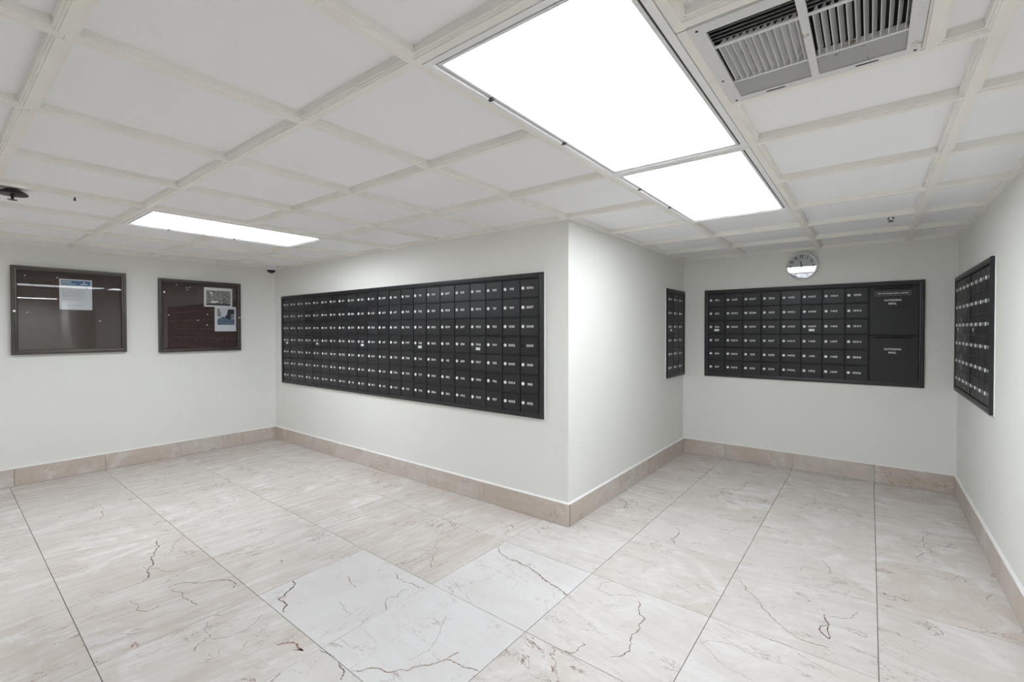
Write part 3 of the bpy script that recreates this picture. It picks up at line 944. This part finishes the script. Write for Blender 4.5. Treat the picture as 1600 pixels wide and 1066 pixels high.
MB().add([(.062, -.0009, .048), (.098, -.0009, .044), (.130, -.0009, .050), (.150, -.0009, .062), (.110, -.0009, .066), (.070, -.0009, .064)], [(0, 1, 2, 3, 4, 5)]).build('printed_patch', 'ink', ph)
MB().box(0.02, 0.261, -0.0009, -0.0008, 0.018, 0.036).build('printed_patch', 'tree_print', ph)
p2 = thing('photo_print', 'coloured photograph of a bluish road, the lower print in the bulletin board', 'photograph', on_board(2.005, 1.311, 0.0136), PI / 2)
MB().box(0, 0.217, -0.0006, 0, 0, 0.276).build('sheet', 'paper', p2)
MB().box(0.026, 0.200, -0.0008, -0.0006, 0.072, 0.254).build('picture', 'sky_print', p2)
def poly(name, mat, pts, yy):
    MB().add([(x, yy, z) for x, z in pts], [tuple(range(len(pts)))]).build(name, mat, p2)
poly('printed_house', 'house_print', [(.026, .160), (.070, .168), (.060, .215), (.050, .248), (.026, .252)], -.0009)
poly('printed_road', 'road_print', [(.026, .072), (.200, .072), (.200, .140), (.150, .150), (.088, .164), (.070, .156), (.026, .136)], -.0010)
poly('printed_tree', 'tree_print', [(.106, .150), (.150, .128), (.160, .150), (.198, .152), (.199, .246), (.140, .248), (.128, .225), (.124, .190), (.108, .172)], -.0011)
poly('printed_house', 'house_print', [(.160, .160), (.198, .158), (.198, .190), (.176, .196), (.160, .184)], -.0012)
# push pins
PIN = MB().lathe([(0.0016, 0.0), (0.0016, 0.003), (0.0052, 0.0035), (0.0035, 0.006), (0.0035, 0.010), (0.0058, 0.0115), (0.0050, 0.013)], 12, 'y').mesh('push_pin', 'pin')
def pin(y, z, label, n=0.0125):
    o = put('push_pin', PIN, None, on_board(y, z, n))
    o.rotation_euler = (0, 0, PI / 2)
    tag(o, label, 'push pin', 'push pins in the bulletin boards')
pin(0.560, 1.794, 'white push pin near the top left corner of the left bulletin board')
pin(0.759, 1.791, 'white push pin just left of the blue-headed notice')
pin(0.571, 1.478, 'white push pin below middle at the left of the left bulletin board')
pin(1.042, 1.409, 'white push pin at lower right of the blue-headed notice')
pin(1.653, 1.796, 'single white push pin at the top left of the right bulletin board')
pin(1.742, 1.772, 'left pin of three clustered pins near the top of the right bulletin board')
pin(1.772, 1.779, 'upper right pin of three clustered pins near the top of the right bulletin board')
pin(1.748, 1.750, 'lowest pin of three clustered pins near the top of the right bulletin board')
pin(1.932, 1.497, 'upper pin of three left of the coloured road photograph')
pin(1.842, 1.429, 'leftmost pin of three left of the coloured road photograph')
pin(1.928, 1.380, 'lowest pin of three left of the coloured road photograph')
pin(1.580, 1.480, 'lone white push pin at mid height on the left of the right bulletin board')
pin(1.915, 1.784, 'pin in the corner of the black and white photograph', 0.0133)

# ============================================================ clock
ck = thing('wall_clock', 'round silver wall clock above the mailboxes with outgoing mail panels', 'clock', (-0.507, YK - 0.0035, 1.909))
ck.rotation_euler = (0.0165, 0, 0)      # it hangs from its nail, leaning out a little at the top
CR = 0.129
MB().lathe([(CR - 0.012, 0.0), (CR - 0.004, 0.004), (CR, 0.018), (CR - 0.002, 0.030), (CR - 0.007, 0.035), (CR - 0.012, 0.032), (CR - 0.014, 0.022)], 56, 'y').build('case', 'silver', ck, (0, 0, 0), True)
MB().lathe([(CR - 0.013, 0.0205), (CR - 0.013, 0.0232)], 48, 'y').build('dial', 'face', ck)
for i in range(1, 13):
    a = PI / 2 - i * PI / 6
    mb, w = number_mesh(str(i), 0.027, 1.05, 0.14)
    rr = CR * 0.70
    mb.build('numeral', 'black', ck, (rr * math.cos(a) - w / 2, -0.0236, rr * math.sin(a)))
for i in range(60):
    a = i * PI / 30
    rr = CR - 0.020
    hw = 0.0012 if i % 5 == 0 else 0.0005
    c, s = math.cos(a), math.sin(a)
    if i % 5 == 0:
        MB().add([(x * c - z * s, -0.0235, x * s + z * c) for x, z in ((rr - 0.006, -hw), (rr, -hw), (rr, hw), (rr - 0.006, hw))], [(0, 1, 2, 3)]).build('minute_mark', 'black', ck)
def hand(name, ang, length, tail, w, y):
    a = PI / 2 - ang
    c, s = math.cos(a), math.sin(a)
    pts = [(-tail, -w * 0.8), (length * 0.75, -w), (length, -w * 0.35), (length, w * 0.35), (length * 0.75, w), (-tail, w * 0.8)]
    vs = [(x * c - z * s, y, x * s + z * c) for x, z in pts] + [(x * c - z * s, y + 0.0008, x * s + z * c) for x, z in pts]
    MB().add(vs, [tuple(range(6)), tuple(range(11, 5, -1))] + [(i, (i + 1) % 6, 6 + (i + 1) % 6, 6 + i) for i in range(6)]).build(name, 'black', ck)
hand('hour_hand', R(11.68 * 30), 0.056, 0.018, 0.0042, -0.0255)
hand('minute_hand', R(41.3 * 6), 0.086, 0.020, 0.0034, -0.0270)
hand('second_hand', R(56.2 * 6), 0.090, 0.020, 0.0009, -0.0285)
MB().lathe([(0.005, 0.0232), (0.005, 0.029), (0.003, 0.0298)], 14, 'y').build('hub', 'black', ck)
MB().lathe([(CR - 0.0135, 0.0310), (CR - 0.0135, 0.0325)], 48, 'y').build('cover_glass', 'clockglass', ck)

# ============================================================ air register
vt = thing('air_register', 'large white louvred air register with rust spots, in the ceiling at top right', 'air vent', (VX0, VY0, CZ))
VW, VL = VX1 - VX0, VY1 - VY0
def rbar(x0, x1, y0, y1, z0=-0.004, z1=0.006, name='frame_bar', mat='rust'):
    return MB().box(x0, x1, y0, y1, z0, z1).build(name, mat, vt)
IX0, IX1, IY0, IY1 = 0.036, VW - 0.030, 0.036, VL - 0.032
rbar(0, VW, 0, IY0); rbar(0, VW, IY1, VL); rbar(0, IX0, IY0, IY1); rbar(IX1, VW, IY0, IY1)
MX0, MX1 = 0.224, 0.242
rbar(MX0, MX1, IY0, IY1, -0.004, 0.006, 'centre_bar')
YA, YB = 0.118, 0.330
for (a, b) in ((IX0, MX0), (MX1, IX1)):
    rbar(a, b, YA - 0.004, YA + 0.006, -0.003, 0.000, 'cross_bar')
    rbar(a, b, YB - 0.004, YB + 0.004, -0.003, 0.000, 'cross_bar')
dk = MB().box(IX0 - 0.006, IX1 + 0.006, IY0 - 0.006, IY1 + 0.006, 0.034, 0.060)
for (a, b, c, d) in ((IX0 - 0.006, IX0 - 0.001, IY0, IY1), (IX1 + 0.001, IX1 + 0.006, IY0, IY1), (IX0 - 0.006, IX1 + 0.006, IY0 - 0.006, IY0 - 0.001), (IX0 - 0.006, IX1 + 0.006, IY1 + 0.001, IY1 + 0.006)):
    dk.box(a, b, c, d, 0.0065, 0.034)
dk.build('duct', 'dark', vt)
def louvre(p0, p1, c, width, sgn, axis, mat='rust', curve=1.6):
    """thin curved blade along an axis; width is how far it leans"""
    prof = []
    for i in range(4):
        tt = i / 3
        prof.append((c + sgn * width * (tt ** curve), -0.002 + 0.020 * tt))
    back = [(p + 0.0011, z + 0.0004) for p, z in reversed(prof)]
    MB().prism(prof + back, p0, p1, axis).build('louvre', mat, vt)
for hi, (a, b) in enumerate(((IX0, MX0), (MX1, IX1))):
    for i in range(5):
        louvre(a + 0.001, b - 0.001, IY0 - 0.004 + i * 0.0155, 0.026, 1, 'x', 'rust', 1.0)
    n = 12
    st = (b - a) / n
    for i in range(n):
        louvre(YA + 0.006, YB - 0.004, a + (i + 0.5) * st, st * (1.0 if hi == 0 else 0.55), 1, 'y')
    for i in range(8):
        louvre(a + 0.001, b - 0.001, YB + 0.014 + i * 0.0118, 0.0105, -1, 'x')
for (x, y) in ((0.02, 0.018), (VW - 0.012, 0.02), (0.02, VL - 0.016), (VW - 0.012, VL - 0.016), (0.014, 0.30)):
    MB().lathe([(0.0035, -0.0055), (0.0035, -0.004)], 10, 'z', (x, y, 0)).build('screw', 'seam', vt)
for x in (0.105, 0.325):
    MB().box(x, x + 0.05, VL - 0.021, VL - 0.018, -0.006, -0.004).build('damper_lever', 'seam', vt)

# ============================================================ small things on the ceiling
s1 = thing('fire_sprinkler', 'dark pendent fire sprinkler with a wide round plate, at the left edge of the ceiling', 'sprinkler', (-3.643, 0.316, CZ))
MB().lathe([(0.022, 0.023), (0.058, 0.004), (0.062, -0.004), (0.060, -0.007), (0.012, -0.009)], 32, 'z').build('escutcheon', 'darkmetal', s1, smooth=True)
MB().lathe([(0.009, -0.008), (0.007, -0.020), (0.005, -0.032)], 12, 'z').build('stem', 'darkmetal', s1)
MB().lathe([(0.005, -0.030), (0.019, -0.033), (0.019, -0.035)], 16, 'z').build('deflector', 'darkmetal', s1)
s2 = thing('fire_sprinkler', 'small dark fire sprinkler with bare arms, on the ceiling panel beyond the clock side', 'sprinkler', (0.104, 3.975, PZ))
MB().lathe([(0.016, 0.0), (0.016, -0.003), (0.007, -0.005), (0.006, -0.022)], 16, 'z').build('escutcheon', 'white', s2)
for sg in (-1, 1):
    MB().add([(sg * .005, -.003, -.018), (sg * .010, -.003, -.018), (sg * .019, -.003, -.028), (sg * .016, -.003, -.031), (sg * .003, -.003, -.046), (sg * .001, -.003, -.042), (sg * .012, -.003, -.030),
              (sg * .005, .003, -.018), (sg * .010, .003, -.018), (sg * .019, .003, -.028), (sg * .016, .003, -.031), (sg * .003, .003, -.046), (sg * .001, .003, -.042), (sg * .012, .003, -.030)],
             [(0, 1, 2, 6), (6, 2, 3), (6, 3, 4, 5), (7, 13, 9, 8), (13, 10, 9), (13, 12, 11, 10)] + [(i, (i + 1) % 7, 7 + (i + 1) % 7, 7 + i) for i in range(7)]).build('frame_arm', 'darkmetal', s2)
MB().lathe([(0.004, -0.044), (0.016, -0.047), (0.016, -0.049)], 14, 'z').build('deflector', 'darkmetal', s2)
hk = thing('ceiling_hook', 'tiny dark metal hook under the ceiling moulding near the left sprinkler', 'hook', (-3.50, 0.540, CZ))
MB().lathe([(0.004, 0.024), (0.004, -0.008), (0.0025, -0.010)], 10, 'z').build('shank', 'darkmetal', hk)
MB().lathe([(0.007, -0.010), (0.007, -0.014)], 12, 'z').build('tip', 'darkmetal', hk)
dc = thing('dome_camera', 'small white dome security camera with black window, in the far ceiling corner', 'camera', (-5.49, 2.515, CZ))
MB().lathe([(0.054, 0.002), (0.054, -0.010), (0.050, -0.030), (0.048, -0.036)], 32, 'z').build('housing', 'whitemetal', dc, smooth=True)
pr_ = [(0.047, -0.036)] + [(0.047 * math.cos(R(a)), -0.036 - 0.040 * math.sin(R(a))) for a in range(12, 90, 12)]
MB().lathe(pr_, 28, 'z').build('dome', 'blackplastic', dc, smooth=True)
MB().lathe([(0.0505, -0.030), (0.0510, -0.034), (0.0480, -0.040), (0.0470, -0.036)], 32, 'z').build('trim_ring', 'white', dc, smooth=True)
